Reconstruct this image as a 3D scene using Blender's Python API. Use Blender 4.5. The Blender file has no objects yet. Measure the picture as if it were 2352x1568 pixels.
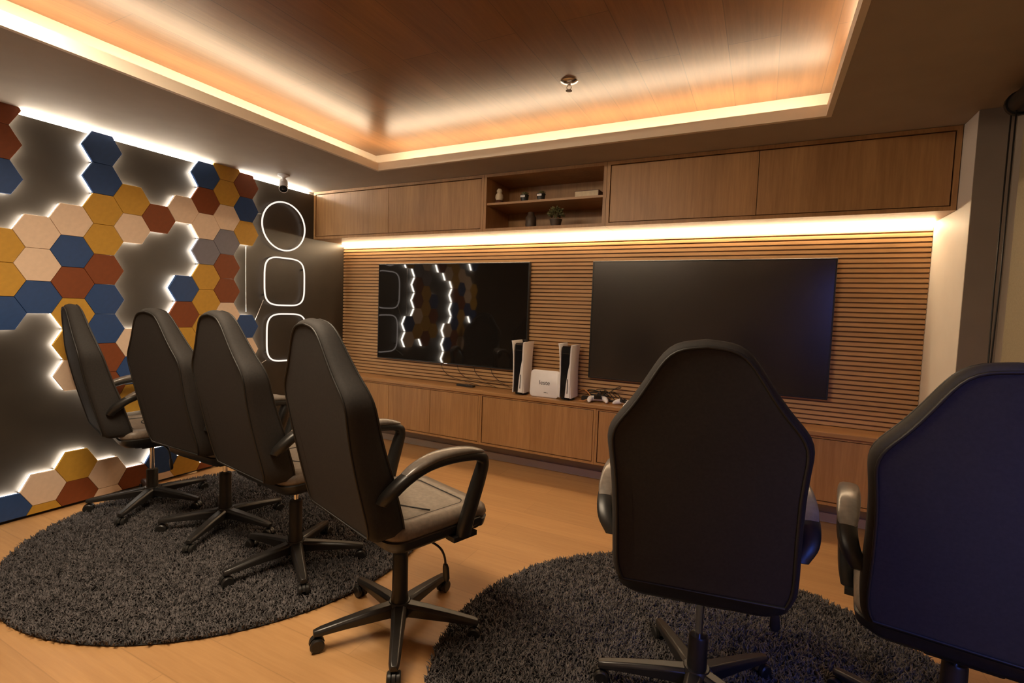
import bpy, bmesh, math, random
import numpy as np
from mathutils import Vector, Matrix
random.seed(7)
rng = np.random.default_rng(7)
PI = math.pi
scn = bpy.context.scene
COL = scn.collection

# ------------------------------------------------------------------ room numbers (metres)
XL, XR = -3.767, 1.0          # left wall, right wall
YB, YF = 3.755, -2.2          # wall behind the television panel, wall behind the viewer
H, HT = 2.32, 2.526            # border ceiling, tray ceiling
LX0, LX1, LY1, LY0 = -2.67, 0.23, 2.97, -1.2   # opening of the tray
EYE = 1.30

# ------------------------------------------------------------------ materials
def srgb(r, g, b):
    f = lambda c: (c/255/12.92) if c <= 10 else ((c/255+0.055)/1.055)**2.4
    return (f(r), f(g), f(b), 1)

def mat(name, col, rough=.5, metal=0, spec=.5, coat=0, noise=None, emit=None, bump=None, sheen=0):
    m = bpy.data.materials.new(name); m.use_nodes = True
    nt = m.node_tree; b = nt.nodes['Principled BSDF']
    b.inputs['Base Color'].default_value = col
    b.inputs['Roughness'].default_value = rough
    b.inputs['Metallic'].default_value = metal
    b.inputs['Specular IOR Level'].default_value = spec
    b.inputs['Coat Weight'].default_value = coat
    b.inputs['Coat Roughness'].default_value = .2
    if sheen:
        b.inputs['Sheen Weight'].default_value = sheen
    tc = nt.nodes.new('ShaderNodeTexCoord')
    if noise:
        sc, amt = noise
        n = nt.nodes.new('ShaderNodeTexNoise'); n.inputs['Scale'].default_value = sc; n.inputs['Detail'].default_value = 5
        nt.links.new(tc.outputs['Object'], n.inputs['Vector'])
        r = nt.nodes.new('ShaderNodeMapRange')
        r.inputs['From Min'].default_value = .3; r.inputs['From Max'].default_value = .7
        r.inputs['To Min'].default_value = 1-amt; r.inputs['To Max'].default_value = 1+amt
        nt.links.new(n.outputs['Fac'], r.inputs['Value'])
        v = nt.nodes.new('ShaderNodeVectorMath'); v.operation = 'MULTIPLY'
        v.inputs[0].default_value = col[:3]
        nt.links.new(r.outputs['Result'], v.inputs[1])
        nt.links.new(v.outputs['Vector'], b.inputs['Base Color'])
    if bump:
        sc, st = bump
        n = nt.nodes.new('ShaderNodeTexNoise'); n.inputs['Scale'].default_value = sc; n.inputs['Detail'].default_value = 4
        nt.links.new(tc.outputs['Object'], n.inputs['Vector'])
        bm_ = nt.nodes.new('ShaderNodeBump'); bm_.inputs['Strength'].default_value = st; bm_.inputs['Distance'].default_value = .002
        nt.links.new(n.outputs['Fac'], bm_.inputs['Height']); nt.links.new(bm_.outputs['Normal'], b.inputs['Normal'])
    if emit:
        b.inputs['Emission Color'].default_value = emit[0]; b.inputs['Emission Strength'].default_value = emit[1]
    return m

def wood(name, c1, c2, grain='Z', rough=.45, plank=None, coat=0, fine=1.0, var=.25, seam=.6):
    """oak veneer: streaks along GRAIN; plank = (length, width, axis of the length)."""
    m = bpy.data.materials.new(name); m.use_nodes = True
    nt = m.node_tree; b = nt.nodes['Principled BSDF']; L = nt.links
    tc = nt.nodes.new('ShaderNodeTexCoord')
    def mapping(s, loc=(0, 0, 0)):
        mp = nt.nodes.new('ShaderNodeMapping'); mp.inputs['Scale'].default_value = s; mp.inputs['Location'].default_value = loc
        L.new(tc.outputs['Object'], mp.inputs['Vector']); return mp
    st = {'X': (.06, 1, 1), 'Y': (1, .06, 1), 'Z': (1, 1, .06)}[grain]
    def noise(scale, det, s, off=0):
        n = nt.nodes.new('ShaderNodeTexNoise'); n.inputs['Scale'].default_value = scale; n.inputs['Detail'].default_value = det
        n.inputs['Roughness'].default_value = .65
        L.new(mapping(s, (off, off*.7, off*.3)).outputs['Vector'], n.inputs['Vector']); return n
    n1 = noise(70*fine, 6, st); n2 = noise(9*fine, 3, st, 3.1)
    mx = nt.nodes.new('ShaderNodeMath'); mx.operation = 'ADD'
    h1 = nt.nodes.new('ShaderNodeMath'); h1.operation = 'MULTIPLY'; h1.inputs[1].default_value = .5
    h2 = nt.nodes.new('ShaderNodeMath'); h2.operation = 'MULTIPLY'; h2.inputs[1].default_value = .5
    L.new(n1.outputs['Fac'], h1.inputs[0]); L.new(n2.outputs['Fac'], h2.inputs[0])
    L.new(h1.outputs[0], mx.inputs[0]); L.new(h2.outputs[0], mx.inputs[1])
    ramp = nt.nodes.new('ShaderNodeValToRGB')
    ramp.color_ramp.elements[0].position = .36; ramp.color_ramp.elements[0].color = c2
    ramp.color_ramp.elements[1].position = .64; ramp.color_ramp.elements[1].color = c1
    L.new(mx.outputs[0], ramp.inputs['Fac'])
    out = ramp.outputs['Color']
    if plank:
        ln, wd, ax = plank
        br = nt.nodes.new('ShaderNodeTexBrick')
        br.inputs['Scale'].default_value = 1; br.inputs['Brick Width'].default_value = ln; br.inputs['Row Height'].default_value = wd
        br.inputs['Mortar Size'].default_value = .0022; br.inputs['Mortar Smooth'].default_value = .2; br.offset = .37
        br.inputs['Color1'].default_value = (1-var, 1-var, 1-var, 1); br.inputs['Color2'].default_value = (1+var*.5, 1+var*.5, 1+var*.5, 1)
        br.inputs['Mortar'].default_value = (1-seam, 1-seam, 1-seam, 1)
        sp = nt.nodes.new('ShaderNodeSeparateXYZ'); L.new(tc.outputs['Object'], sp.inputs[0])
        cb = nt.nodes.new('ShaderNodeCombineXYZ')
        a = {'X': 'X', 'Y': 'Y', 'Z': 'Z'}[ax]; o = {'X': 'Y', 'Y': 'X', 'Z': 'X'}[ax]
        L.new(sp.outputs[a], cb.inputs['X']); L.new(sp.outputs[o], cb.inputs['Y'])
        L.new(cb.outputs[0], br.inputs['Vector'])
        mul = nt.nodes.new('ShaderNodeMix'); mul.data_type = 'RGBA'; mul.blend_type = 'MULTIPLY'; mul.inputs['Factor'].default_value = 1
        L.new(out, mul.inputs['A']); L.new(br.outputs['Color'], mul.inputs['B'])
        out = mul.outputs['Result']
    L.new(out, b.inputs['Base Color'])
    b.inputs['Roughness'].default_value = rough
    b.inputs['Coat Weight'].default_value = coat; b.inputs['Coat Roughness'].default_value = .3
    bp = nt.nodes.new('ShaderNodeBump'); bp.inputs['Strength'].default_value = .08; bp.inputs['Distance'].default_value = .002
    L.new(n1.outputs['Fac'], bp.inputs['Height']); L.new(bp.outputs['Normal'], b.inputs['Normal'])
    return m

def glow(name, col, strength):
    m = bpy.data.materials.new(name); m.use_nodes = True
    nt = m.node_tree; nt.nodes.clear()
    e = nt.nodes.new('ShaderNodeEmission'); o = nt.nodes.new('ShaderNodeOutputMaterial')
    e.inputs['Color'].default_value = (*col, 1); e.inputs['Strength'].default_value = strength
    nt.links.new(e.outputs[0], o.inputs['Surface'])
    return m

WARM = (1.0, .78, .52); NEUT = (1.0, .90, .76)
M = dict(
    oak=wood('oak veneer', (.45, .245, .10, 1), (.30, .150, .058, 1), 'Z', .42),
    oak_h=wood('oak veneer laid flat', (.45, .245, .10, 1), (.32, .165, .065, 1), 'X', .38),
    slat=wood('oak slats', (.56, .335, .155, 1), (.42, .235, .10, 1), 'X', .5),
    slat_back=wood('walnut backing board', (.26, .135, .058, 1), (.17, .085, .036, 1), 'X', .6),
    ceil_wood=wood('ceiling oak boards', (.32, .148, .054, 1), (.20, .086, .030, 1), 'Y', .36, plank=(1.25, .21, 'Y'), coat=.35, fine=.8, var=.16, seam=.45),
    floor=wood('floor boards', (.54, .305, .128, 1), (.44, .238, .096, 1), 'X', .42, plank=(1.3, .19, 'X'), fine=.8, var=.08, seam=.18),
    paint=mat('ceiling paint', srgb(164, 152, 138), .8, noise=(6, .04)),
    lip=mat('cream cove paint', srgb(226, 214, 196), .6, noise=(5, .03)),
    dark=mat('dark wall panel', (.034, .027, .020, 1), .42, noise=(5, .15), bump=(60, .05)),
    grey=mat('grey wall paint', srgb(160, 148, 134), .75, noise=(7, .05)),
    grey_dark=mat('darker grey column face', srgb(134, 120, 108), .75, noise=(7, .05)),
    white=mat('white paint', srgb(222, 214, 204), .6, noise=(6, .03)),
    base=mat('baseboard', srgb(190, 182, 172), .5, noise=(6, .03)),
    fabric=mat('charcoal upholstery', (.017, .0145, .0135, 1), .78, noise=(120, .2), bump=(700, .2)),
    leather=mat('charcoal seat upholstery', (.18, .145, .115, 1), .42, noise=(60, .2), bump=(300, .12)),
    seam=mat('black piping', (.012, .011, .010, 1), .5, noise=(40, .1)),
    plastic=mat('black plastic', (.016, .015, .014, 1), .38, noise=(60, .15)),
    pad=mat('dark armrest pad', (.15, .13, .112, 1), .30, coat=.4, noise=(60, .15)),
    leg=mat('black satin steel', (.020, .018, .017, 1), .32, noise=(50, .1)),
    chrome=mat('chrome', (.75, .75, .76, 1), .15, metal=1, noise=(20, .03)),
    tv=mat('television frame', (.012, .012, .013, 1), .35, noise=(30, .1)),
    screen_gloss=mat('glossy screen', (.011, .009, .008, 1), .035, spec=.9, noise=(3, .1)),
    screen_satin=mat('satin screen', (.022, .017, .014, 1), .22, spec=.9, noise=(3, .1)),
    shell=mat('white plastic', srgb(228, 226, 228), .4, noise=(30, .02)),
    gloss_black=mat('gloss black plastic', (.010, .010, .012, 1), .12, noise=(30, .1)),
    ink=mat('dark lettering', (.05, .045, .045, 1), .6, noise=(30, .1)),
    rug=mat('rug backing', (.020, .019, .019, 1), .95, noise=(40, .2)),
    pile=mat('charcoal shag pile', (.098, .088, .090, 1), .9, noise=(32, .6)),
    blue=mat('cobalt blue felt', srgb(36, 70, 124), .55, noise=(40, .06)),
    slate=mat('glare-greyed blue felt', srgb(112, 112, 128), .5, noise=(40, .05)),  # blue tiles with the grey of surface glare mixed into their colour
    yellow=mat('mustard felt', srgb(188, 144, 52), .6, noise=(40, .06)),
    rust=mat('rust felt', srgb(124, 62, 26), .6, noise=(40, .06)),
    cream=mat('cream felt', srgb(222, 198, 176), .6, noise=(40, .04)),
    led_cove=glow('warm cove diode strip', WARM, 24),
    led_shelf=glow('warm shelf diode strip', (1.0, .76, .47), 27),
    led_hex=glow('white diode strip', NEUT, 14),
    led_top=glow('white wall top diode strip', (1.0, .90, .74), 120),
    neon=glow('neon tube', (1.0, .84, .74), .7),
    leaf=mat('succulent green', (.17, .165, .07, 1), .6, noise=(60, .4)),
    pot=mat('black pot', (.02, .02, .02, 1), .3, noise=(30, .2)),
    brownpot=mat('brown pot', (.07, .045, .03, 1), .5, noise=(30, .2)),
    paper=mat('cream pages', srgb(220, 205, 178), .8, noise=(50, .08)),
    brown=mat('brown cover', (.12, .05, .03, 1), .5, noise=(20, .2)),
    orange=mat('orange cable', (.45, .20, .06, 1), .5, noise=(20, .1)),
    blind=mat('beige blind fabric', srgb(150, 138, 112), .85, noise=(150, .1)),
)

# ------------------------------------------------------------------ builders
def link(o, parent=None):
    COL.objects.link(o)
    if parent: o.parent = parent
    return o
def tag(o, label=None, cat=None, group=None, kind=None):
    if label: o['label'] = label
    if cat: o['category'] = cat
    if group: o['group'] = group
    if kind: o['kind'] = kind
    return o
def empty(name, loc=(0, 0, 0), rz=0):
    o = bpy.data.objects.new(name, None); o.location = loc; o.rotation_euler = (0, 0, rz)
    o.empty_display_size = .05
    return link(o)

class MB:
    """collects shapes and links them as one mesh object"""
    def __init__(s): s.v = []; s.f = []
    def add(s, V, F, X=None):
        n = len(s.v)
        s.v += [tuple(X @ Vector(p)) if X else tuple(p) for p in V]
        s.f += [[i+n for i in f] for f in F]; return s
    def box(s, x0, x1, y0, y1, z0, z1, X=None):
        V = [(x, y, z) for z in (z0, z1) for y in (y0, y1) for x in (x0, x1)]
        return s.add(V, [(0, 2, 3, 1), (4, 5, 7, 6), (0, 1, 5, 4), (2, 6, 7, 3), (0, 4, 6, 2), (1, 3, 7, 5)], X)
    def loft(s, rings, X=None, cap=True, closed=True):
        n = len(rings[0]); V = [p for r in rings for p in r]; F = []
        for a in range(len(rings)-1):
            for i in range(n if closed else n-1):
                j = (i+1) % n
                F.append((a*n+i, a*n+j, (a+1)*n+j, (a+1)*n+i))
        if cap:
            F.append(tuple(range(n))[::-1]); F.append(tuple((len(rings)-1)*n+i for i in range(n)))
        return s.add(V, F, X)
    def lathe(s, prof, n=20, X=None):
        """prof: (radius, z) pairs about z"""
        rings = [[(r*math.cos(2*PI*i/n), r*math.sin(2*PI*i/n), z) for i in range(n)] for r, z in prof]
        return s.loft(rings, X)
    def tube(s, pts, r, n=8, closed=False, X=None):
        P = [Vector(p) for p in pts]; rings = []; N = len(P); up = None
        for i, p in enumerate(P):
            a = P[(i-1) % N] if (closed or i > 0) else P[i]; b = P[(i+1) % N] if (closed or i < N-1) else P[i]
            t = (b-a).normalized()
            if up is None:
                up = Vector((0, 0, 1)) if abs(t.z) < .9 else Vector((1, 0, 0))
            u = (up-t*up.dot(t)).normalized(); up = u; w = t.cross(u)
            rr = r[i] if isinstance(r, (list, tuple)) else r
            rings.append([tuple(p+u*rr*math.cos(2*PI*k/n)+w*rr*math.sin(2*PI*k/n)) for k in range(n)])
        if closed:
            rings.append(rings[0]); return s.loft(rings, X, cap=False)
        return s.loft(rings, X)
    def sweep(s, pts, w, t, side=(1, 0, 0), n=12, e=3.0, X=None):
        """super-elliptic section: w across SIDE, t across the path normal"""
        P = [Vector(p) for p in pts]; S = Vector(side).normalized(); rings = []; N = len(P)
        for i, p in enumerate(P):
            T = (P[min(i+1, N-1)]-P[max(i-1, 0)]).normalized(); nrm = S.cross(T).normalized()
            ww = w[i] if isinstance(w, (list, tuple)) else w; tt = t[i] if isinstance(t, (list, tuple)) else t
            ring = []
            for k in range(n):
                a = 2*PI*k/n; ca, sa = math.cos(a), math.sin(a)
                ring.append(tuple(p + S*ww*math.copysign(abs(ca)**(2/e), ca) + nrm*tt*math.copysign(abs(sa)**(2/e), sa)))
            rings.append(ring)
        return s.loft(rings, X)
    def build(s, name, m, parent=None, smooth=None, bevel=0, sub=0):
        me = bpy.data.meshes.new(name); me.from_pydata(s.v, [], s.f); me.update()
        b = bmesh.new(); b.from_mesh(me); bmesh.ops.recalc_face_normals(b, faces=b.faces); b.to_mesh(me); b.free()
        me.materials.append(m)
        if smooth is not None:
            me.polygons.foreach_set('use_smooth', [True]*len(me.polygons))
            if smooth < 180: me.set_sharp_from_angle(angle=math.radians(smooth))
        o = bpy.data.objects.new(name, me)
        if bevel:
            bv = o.modifiers.new('bevel', 'BEVEL'); bv.width = bevel; bv.segments = 2; bv.limit_method = 'ANGLE'
        if sub:
            sb = o.modifiers.new('sub', 'SUBSURF'); sb.levels = sub; sb.render_levels = sub
        return link(o, parent)

def smooth_path(pts, n=6):
    """Catmull-Rom through pts"""
    P = [Vector(p) for p in pts]; P = [2*P[0]-P[1]]+P+[2*P[-1]-P[-2]]; out = []
    for i in range(1, len(P)-2):
        for k in range(n):
            t = k/n; a, b, c, d = P[i-1:i+3]
            out.append(.5*((2*b)+(c-a)*t+(2*a-5*b+4*c-d)*t*t+(3*b-a-3*c+d)*t**3))
    out.append(P[-2]); return out
def catmull(xs, ys, x):
    return float(np.interp(x, xs, ys))
def struct(name, mb, m, **k):
    o = mb.build(name, m, **k); o['kind'] = 'structure'; return o
def copy_tree(o, parent=None):
    c = o.copy(); COL.objects.link(c)
    if parent: c.parent = parent
    for ch in list(o.children): copy_tree(ch, c)
    return c

# ------------------------------------------------------------------ setting
T = .12
struct('floor', MB().box(XL-T, XR+T, YF-T, YB+T, -.1, 0), M['floor'])
struct('wall_left', MB().box(XL-T, XL, YF-T, YB+T, 0, 2.292), M['dark'])
struct('wall_left_top', MB().box(XL-T, XL-.03, YF-T, YB+T, 2.292, 2.75), M['white'])
struct('wall_back', MB().box(XL, XR+T, YB, YB+T, 0, 2.75), M['grey'])
struct('wall_front', MB().box(XL, XR+T, YF-T, YF, 0, 2.75), M['grey'])
wr = MB()       # right wall with an unseen window opening, placed for the added blue light
WY0, WY1, WZ0, WZ1 = -.35, .95, .75, 2.05
wr.box(XR, XR+T, WY1, YB, 0, 2.75).box(XR, XR+T, YF, WY0, 0, 2.75).box(XR, XR+T, WY0, WY1, 0, WZ0).box(XR, XR+T, WY0, WY1, WZ1, 2.75)
struct('wall_right', wr, M['grey'])
struct('wall_right_return', MB().box(.862, XR, 3.15, YB, 0, H), M['white'], bevel=.003)
struct('trim_3', MB().box(.8625, XR, 3.142, 3.15, 0, H), M['grey_dark'])  # thin darker grey sheet over the front face of the return
struct('window_1', MB().box(XR+.02, XR+.06, WY0, WY0+.05, WZ0, WZ1).box(XR+.02, XR+.06, WY1-.05, WY1, WZ0, WZ1)
       .box(XR+.02, XR+.06, WY0, WY1, WZ0, WZ0+.05).box(XR+.02, XR+.06, WY0, WY1, WZ1-.05, WZ1), M['white'])
c = MB()        # plaster border with the tray opening cut out
c.box(XL-.03, LX0, YF, YB, H, H+.03).box(LX1, XR, YF, YB, H, H+.03).box(LX0, LX1, LY1, YB, H, H+.03).box(LX0, LX1, YF, LY0, H, H+.03)
struct('ceiling', c, M['paint'])
LG = .25
f = MB()        # lip round the opening
P_ = .004
f.box(LX0-.02, LX0+P_, LY0-.02, LY1+.02, H-.002, 2.375).box(LX1-P_, LX1+.02, LY0-.02, LY1+.02, H-.002, 2.375)
f.box(LX0+P_, LX1-P_, LY1-P_, LY1+.02, H-.002, 2.375).box(LX0+P_, LX1-P_, LY0-.02, LY0+P_, H-.002, 2.375)
struct('trim_1', f, M['lip'])
g = MB()        # upright wall of the tray behind the ledge
g.box(LX0-LG-.03, LX0-LG, LY0-LG, LY1+LG, H+.03, HT).box(LX1+LG, LX1+LG+.03, LY0-LG, LY1+LG, H+.03, HT)
g.box(LX0-LG, LX1+LG, LY1+LG, LY1+LG+.03, H+.03, HT).box(LX0-LG, LX1+LG, LY0-LG-.03, LY0-LG, H+.03, HT)
struct('trim_2', g, M['lip'])
struct('ceiling_tray', MB().box(LX0-LG-.03, LX1+LG+.03, LY0-LG-.03, LY1+LG+.03, HT, HT+.05), M['ceil_wood'])
struct('ceiling_slab', MB().box(XL-T, XR+T, YF-T, YB+T, 2.75, 2.8), M['paint'])
struct('baseboard_back', MB().box(XL, .862, YB-.018, YB, 0, .06), M['base'], bevel=.003)
struct('baseboard_left', MB().box(XL, XL+.012, YF, YB-.02, 0, .018), M['dark'])

# strips hidden on the ledge and along the wall top
e = MB(); z0 = H+.034
e.box(LX0-.115, LX0-.09, LY0-.06, LY1+.0, z0, z0+.006).box(LX1+.09, LX1+.115, LY0-.06, LY1+.0, z0, z0+.006)
e.box(LX0+.0, LX1-.0, LY1+.09, LY1+.115, z0, z0+.006).box(LX0, LX1, LY0-.115, LY0-.09, z0, z0+.006)
tag(e.build('cove_light_strip', M['led_cove']), 'warm light strip glowing in the cove around the wooden ceiling tray', 'light strip')
e = MB().box(XL-.0295, XL-.025, YF+.1, 3.30, 2.2925, 2.3005)
tag(e.build('wall_light_strip', M['led_top']), 'white light strip along the top edge of the dark left wall', 'light strip')

# ------------------------------------------------------------------ slatted panel, strip, cabinets
YS = 3.73
mb = MB()
z = .636
while z < 1.88:
    mb.box(XL+.002, .86, YS-.016, YS-.002, z, min(z+.0205, 1.886)); z += .0302
sl = mb.build('slat_panel', M['slat'])
MB().box(XL+.002, .86, YS-.0021, YB-.001, .632, 1.886).build('backing', M['slat_back'], sl)
tag(sl, 'oak wall panel of narrow horizontal slats behind the two televisions', 'wall panel')
e = MB().box(XL+.004, .858, 3.690, 3.7135, 1.865, 1.884)
tag(e.build('shelf_light_strip', M['led_shelf']), 'bright warm light strip under the upper cabinets along the slatted wall', 'light strip')

YU = 3.338
def carcass(x0, x1, y0, y1, z0, z1, t=.018, back=True):
    m_ = MB().box(x0, x1, y0, y1, z0, z0+t).box(x0, x1, y0, y1, z1-t, z1).box(x0, x0+t, y0, y1, z0+t, z1-t).box(x1-t, x1, y0, y1, z0+t, z1-t)
    if back: m_.box(x0+t, x1-t, y1-.012, y1, z0+t, z1-t)
    return m_
def cabinet(name, label, x0, x1, y0, y1, z0, z1, seams, t=.022, gap=.005):
    r = empty(name, (0, 0, 0)); r.location = ((x0+x1)/2, (y0+y1)/2, z0)
    D = Matrix.Translation(-Vector(r.location))
    m_ = carcass(x0, x1, y0, y1, z0, z1, t)
    m_.v = [tuple(D @ Vector(p)) for p in m_.v]
    m_.build('carcass', M['oak'], r)
    xs = [x0+t]+seams+[x1-t]
    for a, b in zip(xs[:-1], xs[1:]):
        d = MB().box(a+(gap if a == xs[0] else .0015), b-(gap if b == xs[-1] else .0015), y0+.006, y0+.024, z0+t+gap, z1-t-gap, D)
        d.build('door', M['oak'], r, bevel=.0015)
    return tag(r, label, 'cabinet')
G1 = 'upper cabinets'
ZU0, ZU1 = 1.889, 2.318
cabinet('upper_cabinet', 'oak wall cabinet left of the open shelf niche, ending at the dark wall', XL+.003, -1.952, YU, YS, ZU0, ZU1, [-2.885])
cabinet('upper_cabinet', 'long oak wall cabinet right of the open shelf niche, above the right television', -.992, .858, YU, YS, ZU0, ZU1, [-.07])
sh = empty('open_shelf_unit', (-1.472, 3.5, ZU0)); D = Matrix.Translation(-Vector(sh.location))
m_ = carcass(-1.95, -.994, YU, YS, ZU0, ZU1, .022); m_.v = [tuple(D @ Vector(p)) for p in m_.v]; m_.build('carcass', M['oak'], sh)
MB().box(-1.928, -1.016, YU+.012, YS-.013, 2.088, 2.104, D).build('shelf', M['oak_h'], sh)
tag(sh, 'open oak shelf niche between the two upper cabinets holding small ornaments', 'shelf')

ZL0, ZL1, YLF = .185, .604, 3.505
for lab, x0, x1, sm in (
        ('low floating oak cabinet at the left end beside the dark wall', XL+.003, -2.026, [-2.99, -2.53]),
        ('low floating oak cabinet below the game consoles, with a single door', -2.024, -1.046, []),
        ('low floating oak cabinet just right of the one below the consoles, mostly behind a chair', -1.044, -.1, []),
        ('low floating oak cabinet at the right end, seen between two chairs', -.098, .858, [])):
    cabinet('lower_cabinet', lab, x0, x1, YLF, YB-.001, ZL0, ZL1, sm, .016)
wt = MB().box(XL+.003, .858, 3.488, YB-.026, .605, .631).build('worktop', M['oak_h'], bevel=.002)
tag(wt, 'continuous oak worktop over the low cabinets carrying consoles and cables', 'worktop')

# ------------------------------------------------------------------ televisions
def tv(x0, x1, z0, z1, scr, label):
    r = empty('television', ((x0+x1)/2, 3.675, z0)); D = Matrix.Translation(-Vector(r.location))
    t = .009
    fr = MB()
    rings = []
    for (i, y) in ((.03, 3.712), (0, 3.706), (0, 3.676), (.002, 3.674), (t, 3.674), (t, 3.679)):
        rings.append([(x0+i, y, z0+i), (x1-i, y, z0+i), (x1-i, y, z1-i), (x0+i, y, z1-i)])
    fr.loft(rings, D); fr.build('frame', M['tv'], r)
    MB().box(x0+t, x1-t, 3.677, 3.682, z0+t, z1-t, D).build('screen', scr, r)
    MB().box((x0+x1)/2-.02, (x0+x1)/2+.02, 3.6725, 3.6745, z0+.001, z0+.007, D).build('badge', M['chrome'], r)
    MB().box((x0+x1)/2-.25, (x0+x1)/2+.25, 3.706, 3.7136, z0+.2, z1-.2, D).build('wall_bracket', M['plastic'], r)
    return tag(r, label, 'television')
tv(-3.275, -1.70, .80, 1.69, M['screen_gloss'], 'left wall television with glossy screen reflecting the lit hexagons')
tv(-1.172, .398, .80, 1.69, M['screen_satin'], 'right wall television with dull dark screen behind the foreground chair')
# thin cables under the left television
cb = MB()
for k in range(4):
    x = -2.55+k*.17
    cb.tube(smooth_path([(x, 3.695, .798), (x+.03, 3.69, .74), (x+.12, 3.685, .69), (x+.26, 3.68, .665+.01*k), (x+.42, 3.69, .636)], 5), .0022, 5)
tag(cb.build('television_cables', M['seam'], smooth=180), 'thin dark cables hanging below the left television', 'cable', 'loose cables')

# ------------------------------------------------------------------ hexagon wall
HD, HS, CS = .1862, .1862/math.sqrt(3), .1612
TY0 = 1.668
CELLS = {
 -3: {-1: 'R', 0: 'R', 1: 'B', 3: 'Y', 4: 'Y', 5: 'B', 11: 'B'},
 -2: {3: 'W', 4: 'W', 5: 'B', 11: 'W', 12: 'Y'},
 -1: {2: 'W', 3: 'B', 4: 'R', 5: 'Y', 6: 'Y', 7: 'W', 10: 'Y', 11: 'R'},
 0: {0: 'B', 1: 'B', 2: 'Y', 3: 'Y', 4: 'R', 5: 'B', 6: 'B', 7: 'R', 8: 'R', 11: 'W', 12: 'W'},
 1: {1: 'Y', 2: 'W', 6: 'W', 7: 'B', 8: 'Y', 11: 'R'},
 2: {2: 'R', 11: 'B', 12: 'W'},
 3: {1: 'W', 4: 'B', 5: 'R', 6: 'Y', 11: 'Y'},
 4: {0: 'B', 1: 'R', 2: 'W', 3: 'S', 4: 'Y', 5: 'Y', 6: 'Y', 7: 'R', 12: 'R'},
 5: {-1: 'Y', 0: 'Y', 1: 'W', 2: 'S', 3: 'R', 4: 'R', 5: 'W', 6: 'Y'},
 6: {0: 'R', 1: 'B', 2: 'Y', 6: 'B', 7: 'W'},
}
CN = {'R': ('rust', 'rust red'), 'B': ('blue', 'cobalt blue'), 'Y': ('yellow', 'mustard yellow'), 'W': ('cream', 'cream'), 'S': ('slate', 'glare-greyed blue')}
ORD = ['first', 'second', 'third', 'fourth', 'fifth', 'sixth', 'seventh', 'eighth', 'ninth', 'tenth', 'eleventh', 'twelfth']
def cell_c(k, j): return TY0+CS*k, 2.209-HD*(j+.5*(k % 2))
def nb(k, j):
    d = k % 2       # neighbours across edges, edge i between corner i and i+1 (corners at 0,60,.. degrees)
    return [(k+1, j-1+d), (k, j-1), (k-1, j-1+d), (k-1, j+d), (k, j+1), (k+1, j+d)]
def clip(poly, z, keep_below):
    out = []
    for (a, b) in zip(poly, poly[1:]+poly[:1]):
        ia = (a[1] <= z) == keep_below; ib = (b[1] <= z) == keep_below
        if ia: out.append(a)
        if ia != ib:
            t = (z-a[1])/(b[1]-a[1]); out.append((a[0]+t*(b[0]-a[0]), z))
    return out
ZT, ZB = 2.318, .020
for k in sorted(CELLS):
    for n, j in enumerate(sorted(CELLS[k])):
        col = CELLS[k][j]; cy, cz = cell_c(k, j)
        R_ = HS-.0009
        corner = [(cy+R_*math.cos(PI/3*i), cz+R_*math.sin(PI/3*i)) for i in range(6)]
        poly = clip(clip(corner, ZT, True), ZB, False)
        if len(poly) < 3: continue
        zs = [p[1] for p in poly]; oy, oz = cy, (max(zs)+min(zs))/2
        X0, X1 = .030, .046
        pan = MB()
        ins = lambda p, q: (cy+(p[0]-cy)*q, oz+(p[1]-oz)*q)
        rings = [[(X0, p[0]-oy, p[1]-oz) for p in poly], [(X1-.002, p[0]-oy, p[1]-oz) for p in poly],
                 [(X1, ins(p, .985)[0]-oy, ins(p, .985)[1]-oz) for p in poly]]
        pan.loft(rings)
        t = pan.build('hexagon_panel', M[CN[col][0]])
        t.location = (XL, oy, oz)
        total = len(CELLS[k])
        lab = f'{CN[col][1]} hexagon wall panel, {ORD[n]} from the top, {ORD[k+3]} panel column from the left'
        tag(t, lab, 'wall panel', 'hexagon panels')
        led = MB(); any_ = False
        for i, (a, b) in enumerate(nb(k, j)):
            if j in CELLS.get(a, {}) and False: pass
            if b in CELLS.get(a, {}): continue
            if k == -3 and i in (2, 3): continue
            p, q = corner[i], corner[(i+1) % 6]
            seg = [(p[0], p[1]), (q[0], q[1])]
            if min(p[1], q[1]) < ZB+.01 or max(p[1], q[1]) > ZT-.004: continue
            I = lambda s: (cy+(s[0]-cy)*.955-oy, cz+(s[1]-cz)*.955-oz)
            J = lambda s: (cy+(s[0]-cy)*.915-oy, cz+(s[1]-cz)*.915-oz)
            a0, a1, b0, b1 = I(p), I(q), J(p), J(q)
            V = [(x, *s) for x in (.004, .029) for s in (a0, a1, b1, b0)]
            led.add(V, [(0, 1, 2, 3), (4, 7, 6, 5), (0, 4, 5, 1), (1, 5, 6, 2), (2, 6, 7, 3), (3, 7, 4, 0)]); any_ = True
        # spacer that carries the panel off the wall
        sp = [(cy+(p[0]-cy)*.8-oy, oz+(p[1]-oz)*.8-oz) for p in poly]
        MB().loft([[(.0, *p) for p in sp], [(.0299, *p) for p in sp]]).build('spacer', M['dark'], t)
        if any_: led.build('light_strip', M['led_hex'], t)

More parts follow.
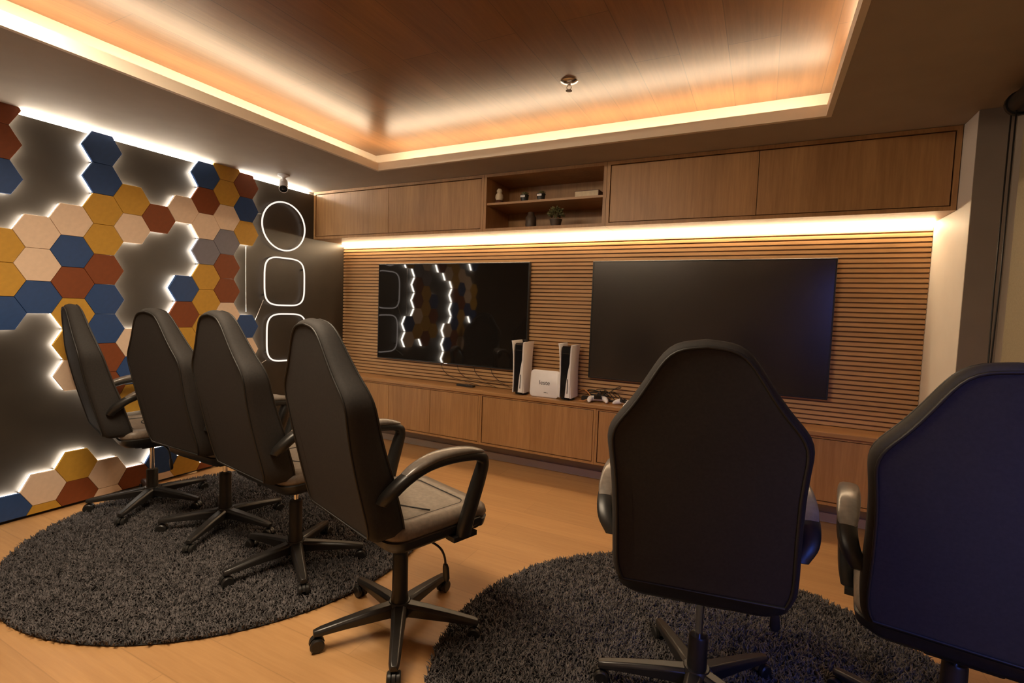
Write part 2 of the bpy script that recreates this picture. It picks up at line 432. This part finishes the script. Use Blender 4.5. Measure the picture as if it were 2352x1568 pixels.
# ------------------------------------------------------------------ neon outlines (plain rings) and their leads
def ring_pts(cy, cz, ry, rz, e=2.0, n=64):
    P = []
    for i in range(n):
        a = 2*PI*i/n; ca, sa = math.cos(a), math.sin(a)
        P.append((XL+.03, cy+ry*math.copysign(abs(ca)**(2/e), ca), cz+rz*math.copysign(abs(sa)**(2/e), sa)))
    return P
for (cy, cz, ry, rz, e_, lab) in ((3.0, 1.95, .215, .205, 2.0, 'round white neon ring, topmost of three neon outlines on the dark wall'),
                               (3.012, 1.475, .203, .205, 4.0, 'rounded square neon outline in the middle of three on the dark wall'),
                               (3.035, .99, .203, .205, 4.0, 'rounded square neon outline, lowest of three, partly behind a chair')):
    r = empty('neon_light', (XL, cy, cz)); D = Matrix.Translation(-Vector(r.location))
    MB().tube(ring_pts(cy, cz, ry, rz, e_), .0065, 8, True, D).build('neon_tube', M['neon'], r, smooth=180)
    cl = MB()
    for a in (20, 110, 200, 290):
        p = ring_pts(cy, cz, ry, rz, e_, 360)[a]
        cl.box(XL, XL+.026, p[1]-.006, p[1]+.006, p[2]-.006, p[2]+.006, D)
    cl.build('wall_clip', M['plastic'], r)
    tag(r, lab, 'neon light', 'neon outlines')
for pts, lab in (([(2.57, 2.0), (2.64, 1.995), (2.70, 2.005), (2.79, 2.02)], 'short white lead between a blue hexagon and the top neon ring'),
            ([(2.653, 1.735), (2.653, 1.5), (2.655, 1.21)], 'long white lead hanging straight down beside the hexagons'),
            ([(2.725, 1.12), (2.76, 1.19), (2.812, 1.31)], 'slanting white lead between a blue hexagon and the middle neon outline'),
            ([(2.70, .72), (2.77, .765), (2.84, .80)], 'slanting white lead at the lower left of the lowest neon outline')):
    o = MB().tube([(XL+.012, a, b) for a, b in pts], .0026, 6).build('neon_lead', M['base'], smooth=180)
    tag(o, lab, 'cable', 'neon leads')

# ------------------------------------------------------------------ ceiling fittings
r = empty('security_camera', (-3.50, 2.80, H))
MB().lathe([(.001, -.001), (.045, -.001), (.045, -.012), (.02, -.022), (.014, -.03), (.014, -.06), (.001, -.06)], 20).build('mount', M['shell'], r, smooth=40)
B = Matrix.Translation((0, 0, -.085)) @ Matrix.Rotation(math.radians(-39), 4, 'Z') @ Matrix.Rotation(math.radians(128), 4, 'Y')
MB().lathe([(.001, -.07), (.026, -.068), (.031, -.055), (.031, .045), (.034, .05), (.034, .062), (.001, .062)], 20, B).build('body', M['shell'], r, smooth=40)
MB().lathe([(.001, .0625), (.03, .0625), (.03, .064), (.014, .066), (.012, .062), (.001, .066)], 20, B).build('lens', M['gloss_black'], r, smooth=40)
tag(r, 'small white security camera under the border ceiling near the hexagon wall', 'security camera')
r = empty('fire_sprinkler', (-.992, 2.561, HT))
MB().lathe([(.001, 0), (.046, 0), (.046, -.004), (.03, -.012), (.016, -.014), (.001, -.014)], 24).build('escutcheon', M['chrome'], r, smooth=40)
fr = MB().lathe([(.001, -.012), (.010, -.012), (.010, -.024), (.001, -.024)], 12)
for s in (-1, 1): fr.tube([(s*.009, 0, -.022), (s*.014, 0, -.035), (s*.004, 0, -.05)], .0025, 6)
fr.build('nozzle_frame', M['chrome'], r, smooth=40)
MB().lathe([(.001, -.05), (.017, -.05), (.017, -.0525), (.001, -.0525)], 16).build('deflector', M['chrome'], r, smooth=40)
tag(r, 'chrome fire sprinkler head in the wooden tray ceiling', 'sprinkler')

# ------------------------------------------------------------------ roller blind on the right
r = empty('roller_blind', (.93, 2.9, 2.255)); D = Matrix.Translation(-Vector(r.location))
Xt = Matrix.Translation((0, 0, 0)) @ Matrix.Rotation(PI/2, 4, 'X')
MB().lathe([(.001, .0), (.045, .0), (.045, 1.9), (.001, 1.9)], 20, Xt).build('roller_tube', M['plastic'], r, smooth=40)
MB().lathe([(.001, -.02), (.052, -.02), (.052, -.002), (.001, -.002)], 20, Xt).box(.0, .069, .004, .02, -.05, .05).build('end_bracket', M['plastic'], r, smooth=40)
fb = MB(); ny = 24
ring = [[(.004+.004*math.sin(i*.9)*min(1, .4), -.03-1.84*i/ny, z_) for i in range(ny+1)] for z_ in (-.01, -.7, -1.3)]
ring2 = [[(x+.0015, y, z_) for x, y, z_ in rr] for rr in ring]
fb.loft(ring, cap=False, closed=False).loft(ring2, cap=False, closed=False)
fb.build('blind_fabric', M['blind'], r)
MB().box(-.006, .012, -1.88, -.03, -1.335, -1.30).build('bottom_bar', M['shell'], r)
ch = MB().tube([(-.02, .03, -.03), (-.02, .035, -.8), (-.02, .012, -1.45), (-.02, -.02, -.8), (-.02, -.02, -.03)], .0032, 6)
ch.build('pull_chain', M['seam'], r, smooth=180)
tag(r, 'beige roller blind with dark tube and pull chain at the right wall', 'blind')

# ------------------------------------------------------------------ round shag rugs
def rug(cx, cy, R, label, n=75000):
    r = empty('round_rug', (cx, cy, 0))
    MB().lathe([(.001, .001), (R-.01, .001), (R, .005), (R-.01, .010), (.001, .010)], 96).build('backing', M['rug'], r, smooth=40)
    rad = (R+.004)*np.sqrt(rng.random(n)); th = rng.random(n)*2*PI
    x, y = rad*np.cos(th), rad*np.sin(th)
    ln = .017+.011*rng.random(n); a = rng.random(n)*2*PI; lean = .3+.8*rng.random(n)
    w = .0022+.0018*rng.random(n)
    hh = ln*np.cos(lean*.9)
    dx, dy = np.cos(a), np.sin(a)
    V = np.zeros((n, 7, 3)); px, py = -dy, dx
    for i, (t, s, fz) in enumerate(((0, 1, 0), (.45, 1.1, .62))):
        lat = ln*np.sin(lean)*t**1.6
        for q, sg in enumerate((-1, 0, 1)):
            off = sg*w*s
            V[:, i*3+q, 0] = x+dx*lat+px*off+(dx*w*.8 if q == 1 else 0)
            V[:, i*3+q, 1] = y+dy*lat+py*off+(dy*w*.8 if q == 1 else 0)
            V[:, i*3+q, 2] = .009+hh*fz
    lat = ln*np.sin(lean)
    V[:, 6, 0] = x+dx*lat; V[:, 6, 1] = y+dy*lat; V[:, 6, 2] = .009+hh
    F = np.array([[0, 1, 4], [0, 4, 3], [1, 2, 5], [1, 5, 4], [2, 0, 3], [2, 3, 5], [3, 4, 6], [4, 5, 6], [5, 3, 6]])
    idx = (np.arange(n)[:, None, None]*7+F[None]).reshape(-1).astype(np.int32)
    me = bpy.data.meshes.new('pile'); me.vertices.add(n*7); me.vertices.foreach_set('co', V.reshape(-1).astype(np.float32))
    nf = n*9; me.loops.add(nf*3); me.loops.foreach_set('vertex_index', idx)
    me.polygons.add(nf); me.polygons.foreach_set('loop_start', (np.arange(nf)*3).astype(np.int32))
    try: me.polygons.foreach_set('loop_total', np.full(nf, 3, np.int32))
    except Exception: pass
    me.update(calc_edges=True); me.validate()
    me.materials.append(M['pile'])
    o = link(bpy.data.objects.new('pile', me), r); o['kind'] = 'stuff'
    return tag(r, label, 'rug')
rug(-2.585, 1.836, 1.03, 'round charcoal shag rug by the hexagon wall under three swivel chairs')
rug(-.105, 1.785, .96, 'round charcoal shag rug in the right foreground under the two close chairs', 72000)

# ------------------------------------------------------------------ swivel chairs
REC, Y0, ZBk, ZTk = .185, -.262, .478, 1.212
TT = [0, .03, .10, .30, .45, .56, .62, .665, .71, .755, .834, .90, .95, .975, .99, 1.0]
WW = [.228, .242, .246, .243, .244, .250, .256, .252, .230, .200, .161, .132, .108, .090, .070, .0]
def outline(n=44):
    ts = np.array(TT); ws = np.array(WW)
    s = np.concatenate([[0], np.cumsum(np.hypot(np.diff(ts)*.73, np.diff(ws)))])
    u = np.linspace(0, s[-1], n)
    t = np.interp(u, s, ts); w = np.interp(u, s, ws)
    for _ in range(2):
        w[1:-1] = (w[:-2]+2*w[1:-1]+w[2:])/4; t[1:-1] = (t[:-2]+2*t[1:-1]+t[2:])/4
    right = [(w[i], ZBk+(ZTk-ZBk)*t[i]) for i in range(n)]
    left = [(-x, z_) for x, z_ in right[::-1]][1:]
    return right+left
OUT = outline()
ZC = .80
def back_ring(inset, y):
    out = []
    for x, z_ in OUT:
        k = 1-inset/.25; kz = 1-inset/.37
        X_ = x*k; Z_ = ZC+(z_-ZC)*kz
        t = (Z_-ZBk)/(ZTk-ZBk)
        yy_ = y if not callable(y) else y(t, X_)
        out.append((X_, Y0-(Z_-ZBk)*REC-.018*math.sin(PI*min(max(t, 0), 1))+yy_, Z_))
    return out
def chair_proto():
    r = empty('swivel_chair')
    dep = lambda t: float(np.interp(t, [0, .3, .6, .8, 1], [.135, .13, .105, .085, .065]))
    bk = MB().loft([back_ring(.06, .004), back_ring(.026, .001), back_ring(.016, .0), back_ring(.006, .009), back_ring(0, .024),
                    back_ring(0, lambda t, x: dep(t)-.03), back_ring(.004, lambda t, x: dep(t)-.010), back_ring(.014, lambda t, x: dep(t)),
                    back_ring(.045, lambda t, x: dep(t)-.006), back_ring(.075, lambda t, x: dep(t)-.035), back_ring(.15, lambda t, x: dep(t)-.032)])
    b = bk.build('backrest', M['fabric'], r, smooth=60)
    MB().tube(back_ring(.017, -.0005), .0042, 6, True).build('rear_piping', M['seam'], b, smooth=180)
    MB().tube(back_ring(.004, lambda t, x: dep(t)-.008), .0036, 6, True).build('front_piping', M['seam'], b, smooth=180)
    # seat cushion
    def seat_ring(inset, z_, bulge=0):
        P = []
        hw, y0, y1 = .25-inset, -.195+inset, .262-inset
        n = 12; rc = max(.02, .07-inset*.4)
        for cxs, cys, a0 in ((1, 1, 0), (-1, 1, 90), (-1, -1, 180), (1, -1, 270)):
            for i in range(n):
                a = math.radians(a0+90*i/(n-1))
                yy_ = (y1-rc if cys > 0 else y0+rc)+rc*math.sin(a)
                P.append((cxs*(hw-rc)+rc*math.cos(a), yy_, z_-(.012 if yy_ > .2 else 0)+bulge))
        return P
    st = MB().loft([seat_ring(.02, .450), seat_ring(.004, .456), seat_ring(-.002, .470), seat_ring(.003, .490), seat_ring(.016, .503), seat_ring(.045, .508),
                    seat_ring(.07, .500), seat_ring(.085, .492), seat_ring(.13, .497), seat_ring(.2, .499)])
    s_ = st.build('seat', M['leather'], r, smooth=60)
    pp = MB().tube(seat_ring(.078, .4945), .0035, 6, True)
    pp.tube(smooth_path([(-.16, .02, .4985), (0, -.05, .4995), (.16, .02, .4985)], 6), .003, 6)
    pp.build('seat_piping', M['seam'], s_, smooth=180)
    MB().loft([seat_ring(.07, .394), seat_ring(.03, .402), seat_ring(.004, .424), seat_ring(-.002, .452), seat_ring(.004, .458)]).build('seat_pan', M['plastic'], r, smooth=50)
    for s in (-1, 1):
        x = s*.283
        path = smooth_path([(x-s*.040, -.243, .612), (x-s*.012, -.222, .650), (x, -.175, .690), (x, -.10, .719), (x, -.01, .729), (x, .09, .724), (x, .152, .712), (x, .170, .685),
                            (x, .158, .64), (x-s*.004, .128, .55), (x-s*.010, .105, .47), (x-s*.02, .10, .415)], 4)
        n = len(path)
        w = [.026 if i < n*.6 else .0225 for i in range(n)]
        t = [float(np.interp(i/n, [0, .1, .5, .62, .75, 1], [.018, .021, .018, .020, .027, .030])) for i in range(n)]
        am = MB().sweep(path, w, t)
        am.box(min(x-s*.06, x-s*.01), max(x-s*.06, x-s*.01), .05, .16, .400, .418)            # foot plate under the seat
        a_ = am.build('armrest', M['plastic'], r, smooth=50)
        pad = smooth_path([(x, -.178, .704), (x, -.13, .726), (x, -.06, .745), (x, .02, .749), (x, .10, .743), (x, .158, .730)], 5)
        k = len(pad)
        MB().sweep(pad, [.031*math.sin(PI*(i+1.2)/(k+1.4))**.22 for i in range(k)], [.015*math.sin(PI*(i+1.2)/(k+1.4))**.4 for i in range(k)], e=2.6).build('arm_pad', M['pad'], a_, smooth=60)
        # bracket from back to seat
    for s in (-1, 1):
        br = MB().sweep(smooth_path([(s*.10, .02, .400), (s*.10, -.10, .402), (s*.10, -.175, .435), (s*.10, -.212, .51)], 4), .022, .006)
        br.build('back_bracket', M['plastic'], r, smooth=50)
    MB().box(-.085, .085, -.10, .12, .362, .394).box(-.05, .05, -.06, .08, .345, .362).build('tilt_mechanism', M['plastic'], r, bevel=.006)
    lv = MB().tube(smooth_path([(.06, .02, .372), (.17, .03, .372), (.215, .035, .362), (.232, .04, .335), (.236, .042, .305)], 4), .0045, 6)
    l_ = lv.build('height_lever', M['leg'], r, smooth=180)
    MB().sweep([(.236, .042, .31), (.237, .043, .298), (.238, .045, .258), (.238, .045, .246)], [.009, .014, .016, .010], [.006, .008, .008, .005]).build('lever_grip', M['plastic'], l_, smooth=60)
    MB().lathe([(.001, .20), (.0125, .20), (.0125, .372), (.001, .372)], 16).build('piston', M['chrome'], r, smooth=40)
    MB().lathe([(.001, .075), (.034, .075), (.036, .11), (.034, .14), (.0315, .15), (.0305, .315), (.027, .322), (.001, .322)], 22).build('gas_lift_cover', M['plastic'], r, smooth=40)
    MB().lathe([(.001, .062), (.044, .062), (.05, .075), (.048, .108), (.04, .122), (.001, .122)], 22).build('hub', M['leg'], r, smooth=40)
    lr = []
    for u, zt, zb, w in ((.038, .118, .070, .030), (.12, .110, .068, .026), (.22, .098, .066, .0225), (.30, .086, .062, .0195), (.325, .080, .060, .014)):
        lr.append([(u, -w, zb), (u, w, zb), (u, w, zt-.010), (u, w*.6, zt), (u, -w*.6, zt), (u, -w, zt-.010)])
    leg0 = None
    for i in range(5):
        if leg0 is None:
            leg0 = MB().loft(lr).build('base_leg', M['leg'], r, bevel=.003, smooth=35)
            cs = MB()
            XX = Matrix.Translation((.312, 0, .0265)) @ Matrix.Rotation(PI/2, 4, 'X')
            for a in (-1, 1):
                cs.lathe([(.001, a*.006), (.022, a*.006), (.0262, a*.010), (.0262, a*.020), (.022, a*.024), (.001, a*.024)], 20, XX)
            hood = []
            for q in range(9):
                a = math.radians(10+160*q/8)
                hood.append([(.312+.0285*math.cos(a), sgn, .0265+.0285*math.sin(a)) for sgn in (-.006, .006)]+[(.312+.018*math.cos(a), sgn, .0265+.018*math.sin(a)) for sgn in (.006, -.006)])
            cs.loft(hood).lathe([(.001, .05), (.006, .05), (.006, .068), (.001, .068)], 10, Matrix.Translation((.312, 0, 0)))
            cs.build('caster', M['plastic'], leg0, smooth=40)
        else:
            l = leg0.copy(); COL.objects.link(l); l.parent = r
            cc = leg0.children[0].copy(); COL.objects.link(cc); cc.parent = l
            l.rotation_euler = (0, 0, 2*PI/5*i)
            continue
    return r
UPPER = ('backrest', 'seat', 'seat_pan', 'armrest', 'back_bracket', 'tilt_mechanism', 'height_lever')
CH = [  # x, y, heading, lift, star angle, lean, ground, label
    (-1.236, 1.543, -.316, .037, 18, 0, 0, 'dark swivel chair on the bare boards between the rugs, base fully in view'),
    (-.127, 1.725, .115, .031, 50, .03, .008, 'dark swivel chair seen squarely from behind in front of the right television'),
    (-1.999, 1.679, -.171, .044, 38, 0, .008, 'dark swivel chair second from right in the row of four on the left'),
    (-2.657, 1.753, -.033, .037, 8, 0, .008, 'dark swivel chair second from left in the row of four on the left'),
    (-3.33, 1.725, -.27, .037, 17, 0, .008, 'dark swivel chair nearest the hexagon wall, seen almost in profile'),
    (.557, 1.82, -.13, .012, 70, 0, .008, 'large dark swivel chair cut off by the right edge, its back tinted blue'),
]
proto = chair_proto()
for i, (x, y, th, dz, phi, roll, gz, lab) in enumerate(CH):
    o = proto if i == 0 else copy_tree(proto)
    o.location = (x, y, gz); o.rotation_euler = (0, 0, th)
    k = 0
    for chd in o.children:
        nm = chd.name.split('.')[0]
        if nm in UPPER:
            chd.location = (0, 0, dz-gz); chd.rotation_euler = (0, roll*-1, 0)
        elif nm == 'gas_lift_cover' and i in (1, 4):
            chd.scale = (1, 1, .72)
        elif nm == 'piston':
            chd.scale = (1, 1, 1); chd.location = (0, 0, dz-gz-.004)
        elif nm == 'base_leg':
            chd.rotation_euler = (0, 0, math.radians(phi)-th+2*PI/5*k); k += 1
    tag(o, lab, 'chair', 'dark swivel chairs')

# ------------------------------------------------------------------ things on the worktop
ZW = .6315
def console(x, y, label, rz=0):
    r = empty('game_console', (x, y, ZW), rz)
    w, d, h_ = .046, .172, .425
    core = MB()
    prof = []
    for z_, hw, yf in ((.022, .030, .006), (.06, .031, .006), (.25, .032, .006), (.36, .034, .008), (.395, .036, .012), (.41, .034, .02)):
        prof.append([(-hw, yf, z_), (hw, yf, z_), (hw, d-.01, z_), (-hw, d-.01, z_)])
    core.loft(prof).build('core', M['gloss_black'], r, bevel=.004)
    MB().lathe([(.001, 0), (.05, 0), (.055, .006), (.05, .02), (.001, .022)], 24, Matrix.Translation((0, d*.5, 0))).build('foot', M['gloss_black'], r, smooth=40)
    for s in (-1, 1):
        pl = MB(); rr = []
        for z_, fr, bulge in ((.018, .012, .050), (.08, .008, .047), (.20, .002, .044), (.32, -.004, .046), (.40, -.012, .052), (h_+.004 if s < 0 else h_-.004, -.016, .057)):
            # plate section: outer bowed face and thin inner face
            rr.append([(s*(bulge-.010), fr, z_), (s*bulge, fr+.004, z_), (s*(bulge+.002), d*.5, z_), (s*bulge, d, z_), (s*(bulge-.007), d, z_), (s*(bulge-.010), d*.5, z_)])
        pl.loft(rr).build('side_plate', M['shell'], r, smooth=30)
    # white front cheek with the disc slot
    MB().loft([[(.006+a, -.001, z_), (.043, -.001, z_), (.043, .02, z_), (.006+a, .02, z_)] for z_, a in ((.024, 0), (.12, .006), (.22, .018), (.30, .032))]).build('front_cheek', M['shell'], r)
    MB().box(.0215, .0265, -.003, .001, .055, .165).build('disc_slot', M['gloss_black'], r)
    MB().box(-.026, .026, .004, .007, .352, .357).build('vent_line', M['chrome'], r)
    return tag(r, label, 'game console', 'white game consoles')
console(-1.688, 3.497, 'white and black upright game console left of the white router, below the left television')
console(-1.296, 3.497, 'white and black upright game console right of the white router, beside the cables')

r = empty('wifi_router', (-1.478, 3.535, ZW), math.radians(2))
TL = Matrix.Rotation(math.radians(-6), 4, 'X')
def rrect(w, z0, z1, rc, y, n=6):
    P = []
    for sx, sz, a0 in ((1, 1, 0), (-1, 1, 90), (-1, -1, 180), (1, -1, 270)):
        for i in range(n+1):
            a = math.radians(a0+90*i/n)
            P.append((sx*(w-rc)+rc*math.cos(a), y, (z1-rc if sz > 0 else z0+rc)+rc*math.sin(a)))
    return P
MB().loft([rrect(.112, .010, .202, .025, .0), rrect(.120, .002, .210, .028, .006), rrect(.120, .002, .210, .028, .034), rrect(.112, .010, .2, .025, .040)], TL).build('housing', M['shell'], r, smooth=40)
def lettering(body, size, x, z_, par, m, y=-.0008, X=None):
    cu = bpy.data.curves.new('t', 'FONT'); cu.body = body; cu.size = size; cu.align_x = 'CENTER'; cu.align_y = 'CENTER'; cu.extrude = .0006
    tmp = bpy.data.objects.new('t', cu); COL.objects.link(tmp)
    dg = bpy.context.evaluated_depsgraph_get(); dg.update()
    me = bpy.data.meshes.new_from_object(tmp.evaluated_get(dg)); bpy.data.objects.remove(tmp)
    me.transform((X or Matrix()) @ Matrix.Translation((x, y, z_)) @ Matrix.Rotation(PI/2, 4, 'X'))
    me.materials.clear(); me.materials.append(m)
    return link(bpy.data.objects.new('lettering', me), par)
lettering('leste', .048, 0, .112, r, M['ink'], X=TL)
MB().box(.0, .022, -.0008, .002, .036, .040).box(.026, .032, -.0008, .002, .034, .039).build('small_mark', M['ink'], r).matrix_local = TL
tag(r, 'white rounded router with dark lettering standing between the two game consoles', 'router')

r = empty('remote_control', (-2.235, 3.615, ZW), math.radians(-4))
MB().loft([[(x, y*w, z_) for x, y, z_ in ((-.085, 0, 0), (-.085, 0, 0))]+[(-.085, w*.02, .0), (.085, w*.022, 0), (.085, w*.022, .014), (-.085, w*.02, .016)] for w in (-1, 1)]).build('body', M['plastic'], r)
bt = MB()
for i in range(7): bt.box(-.07+i*.021, -.058+i*.021, -.012, .012, .0145, .0172)
bt.build('button_rows', M['pad'], r)
tag(r, 'black remote control lying on the worktop below the left television', 'remote control')

def controller(x, y, rz, tilt, label):
    r = empty('game_controller', (x, y, ZW+.002), rz); r.scale = (.86, .86, .86)
    X = Matrix.Rotation(tilt, 4, 'Y')
    p = smooth_path([(-.074, -.055, .012), (-.072, -.02, .022), (-.056, .018, .030), (-.02, .026, .032), (.02, .026, .032), (.056, .018, .030), (.072, -.02, .022), (.074, -.055, .012)], 5)
    n = len(p)
    rad = [float(np.interp(i/(n-1), [0, .08, .25, .4, .6, .75, .92, 1], [.007, .016, .024, .022, .022, .024, .016, .007])) for i in range(n)]
    MB().tube(p, rad, 12, X=X).build('shell', M['shell'], r, smooth=180)
    MB().loft([[(-.034*k, -.012, z_), (.034*k, -.012, z_), (.026*k, .022, z_), (-.026*k, .022, z_)] for k, z_ in ((1, .03), (1, .052), (.9, .056))], X).build('centre_panel', M['gloss_black'], r, smooth=30)
    for s in (-1, 1):
        MB().lathe([(.001, .045), (.006, .045), (.006, .060), (.010, .063), (.010, .067), (.001, .066)], 14, X @ Matrix.Translation((s*.026, -.008, 0))).build('thumbstick', M['plastic'], r, smooth=40)
    return tag(r, label, 'game controller', 'white game controllers')
controller(-1.06, 3.58, .35, 0, 'white game controller with dark centre, left of the two beside the cables')
controller(-.86, 3.555, -.7, 0, 'white game controller right of the other one, next to the close chair')
# cable heaps
def heap(cx, cy, rx, ry, rz, n, seed):
    rs = random.Random(seed); P = []
    for i in range(n):
        a = rs.random()*2*PI; q = rs.random()**.5
        P.append((cx+rx*q*math.cos(a), cy+ry*q*math.sin(a), ZW+.004+rs.random()**1.6*rz))
    return smooth_path(P, 7)
o = MB().tube(heap(-1.08, 3.665, .10, .035, .085, 16, 3), .004, 6).tube(heap(-1.02, 3.67, .12, .03, .12, 14, 5), .0028, 6).build('cable_heap', M['seam'], smooth=180)
tag(o, 'tangled heap of black cables behind the white game controllers', 'cable', 'loose cables')
o = MB().tube(smooth_path([(-1.245, 3.70, ZW+.05), (-1.20, 3.67, ZW+.075), (-1.15, 3.63, ZW+.06), (-1.12, 3.60, ZW+.03), (-1.16, 3.57, ZW+.006), (-1.2, 3.56, ZW+.005)], 6), .005, 6).build('looped_cable', M['orange'], smooth=180)
tag(o, 'tan looped cable just right of the right-hand game console', 'cable', 'loose cables')
r = empty('power_adapter', (-1.150, 3.625, ZW))
MB().loft([rrect(.045, .0, .034, .008, y) for y in (-.018, .018)]).build('adapter_body', M['plastic'], r, smooth=40)
MB().tube(smooth_path([(.045, 0, .015), (.07, .01, .02), (.10, .03, .01)], 5), .003, 6).build('lead', M['seam'], r, smooth=180)
tag(r, 'black power adapter block lying among the cables right of the consoles', 'power adapter')

# ------------------------------------------------------------------ ornaments in the open niche
ZSH = 2.1045; ZLO = ZU0+.0225
def pot_plant(name, x, y, z_, R, hp, kind, label, potm):
    r = empty(name, (x, y, z_))
    MB().lathe([(.001, 0), (R*.72, 0), (R*.95, hp*.92), (R, hp*.93), (R, hp), (R*.88, hp), (R*.86, hp*.9), (.001, hp*.9)], 20).build('pot', potm, r, smooth=40)
    lf = MB(); rs = random.Random(int(abs(x)*1000))
    if kind == 'rosette':
        for i in range(26):
            a = i*2.4; el = .35+.045*i; L_ = R*(1.2-.02*i)
            d = Vector((math.cos(a)*math.cos(el), math.sin(a)*math.cos(el), math.sin(el)))
            b = Vector((0, 0, hp*.92)); s = Vector((-math.sin(a), math.cos(a), 0))
            lf.sweep([b+d*L_*.1, b+d*L_*.5, b+d*L_*.85+Vector((0, 0, .004)), b+d*L_], [R*.08, R*.2, R*.13, R*.01], [R*.05, R*.07, R*.05, R*.005], side=s, n=6, e=2)
    else:
        for i in range(230):
            a = rs.random()*2*PI; el = math.asin(rs.uniform(-.35, 1)); q = R*1.3*(.5+.5*rs.random())
            c_ = Vector((0, 0, hp+R*.85)); d = Vector((math.cos(a)*math.cos(el), math.sin(a)*math.cos(el), math.sin(el)*.85))
            s = d.cross(Vector((rs.random()-.5, rs.random()-.5, rs.random()))).normalized()
            p = c_+d*q
            lf.sweep([p-d*R*.2, p, p+d*R*.25], [R*.05, R*.17, R*.03], [R*.02, R*.05, R*.01], side=s, n=5, e=2)
        lf.tube([(0, 0, hp*.85), (0, 0, hp+R*.9)], R*.08, 6)
        for i in range(7):
            a = i*.9; lf.tube([(0, 0, hp), (math.cos(a)*R*.5, math.sin(a)*R*.5, hp+R*1.0)], R*.04, 5)
    lf.build('foliage', M['leaf'], r, smooth=60)
    return r
for x, lab in ((-1.645, 'small succulent in a black pot, left of two on the upper shelf'), (-1.51, 'small succulent in a black pot, right of two on the upper shelf')):
    r = pot_plant('potted_succulent', x, 3.42, ZSH, .034, .055, 'rosette', lab, M['pot'])
    MB().box(-.018, .018, -.0365, -.031, .034, .048).build('white_patch', M['shell'], r)  # small white patch on the front of the pot
    MB().lathe([(.001, .046), (.030, .046), (.030, .0545), (.001, .0555)], 16).build('gravel', M['paper'], r)
    tag(r, lab, 'potted plant', 'potted succulents')
r = pot_plant('potted_shrub', -1.39, 3.43, ZLO, .047, .058, 'ball', '', M['brownpot'])
tag(r, 'round bushy plant in a brown pot on the bottom of the open niche', 'potted plant')
o = MB().lathe([(.001, 0), (.035, 0), (.042, .03), (.04, .085), (.026, .105), (.022, .125), (.018, .125), (.018, .1), (.001, .09)], 22).build('vase', M['brownpot'], smooth=40)
o.location = (-1.60, 3.45, ZLO)
tag(o, 'dark vase left of the bushy plant on the bottom of the niche', 'vase')
r = empty('ornament', (-1.86, 3.42, ZSH))
MB().lathe([(.001, 0), (.030, 0), (.034, .012), (.026, .03), (.001, .032)], 18).build('stand', M['brown'], r, smooth=40)
MB().lathe([(.001, .03), (.024, .031), (.032, .05), (.029, .07), (.018, .084), (.02, .092), (.022, .102), (.014, .117), (.001, .12)], 18).build('figure', M['paper'], r, smooth=40)
tag(r, 'small pale rounded ornament on a brown stand at the left of the upper shelf', 'ornament')
r = empty('book', (-1.145, 3.43, ZSH))
MB().box(-.088, .088, -.06, .06, .0, .004).box(-.088, .088, -.06, .06, .040, .044).box(.084, .088, -.06, .06, .004, .04).build('cover', M['brown'], r)
MB().box(-.084, .083, -.057, .057, .0042, .0398).build('pages', M['paper'], r)
tag(r, 'thick book lying flat with pale page edges at the right of the shelf', 'book')

# ------------------------------------------------------------------ assumed lights, added out of view
def area(name, loc, rot, size, sizey, col, power, spread=180):
    l = bpy.data.lights.new(name, 'AREA'); l.shape = 'RECTANGLE'; l.size = size; l.size_y = sizey; l.color = col; l.energy = power; l.spread = math.radians(spread)
    o = bpy.data.objects.new(name, l); o.location = loc; o.rotation_euler = rot; COL.objects.link(o); return o
aim = Vector((.85, 1.5, .75))-Vector((XR+.22, .28, 1.4))
area('assumed_blue_light', (XR+.22, .28, 1.4), aim.to_track_quat('-Z', 'Y').to_euler(), .8, 1.0, (.10, .20, 1.0), 2.6, 60)  # assumed unseen blue source, added and aimed to tint the right-hand chairs

area('assumed_ceiling_lamp', (-1.75, .72, 2.49), (math.radians(4), 0, 0), 1.6, .5, (1.0, .79, .55), 43)  # assumed lamp above the view, added to brighten the floor

# ------------------------------------------------------------------ camera
R3 = [[0.8930284659900387, 0.44867993878821527, 0.03444519502748711], [-0.05924412350946215, 0.041346852898116314, 0.997386871572419], [-0.44608328007343406, 0.8927355433074372, -0.06350556632690754]]
cd = bpy.data.cameras.new('camera'); co = bpy.data.objects.new('camera', cd); COL.objects.link(co)
rt, up, fw = (Vector(v) for v in R3)
mw = Matrix((( rt.x, up.x, -fw.x, 0), (rt.y, up.y, -fw.y, 0), (rt.z, up.z, -fw.z, EYE), (0, 0, 0, 1)))
co.matrix_world = mw
cd.sensor_fit = 'HORIZONTAL'; cd.sensor_width = 36; cd.lens = 36*1142.986/2352; cd.clip_start = .02
scn.camera = co

w = bpy.data.worlds.new('world'); scn.world = w; w.use_nodes = True
w.node_tree.nodes['Background'].inputs['Color'].default_value = (.02, .035, .08, 1)
w.node_tree.nodes['Background'].inputs['Strength'].default_value = .2
scn.view_settings.view_transform = 'Standard'
scn.view_settings.look = 'None'
scn.view_settings.gamma = 1
scn.view_settings.exposure = 0.8
scn.cycles.max_bounces = 10
scn.cycles.diffuse_bounces = 6
scn.cycles.sample_clamp_indirect = 6
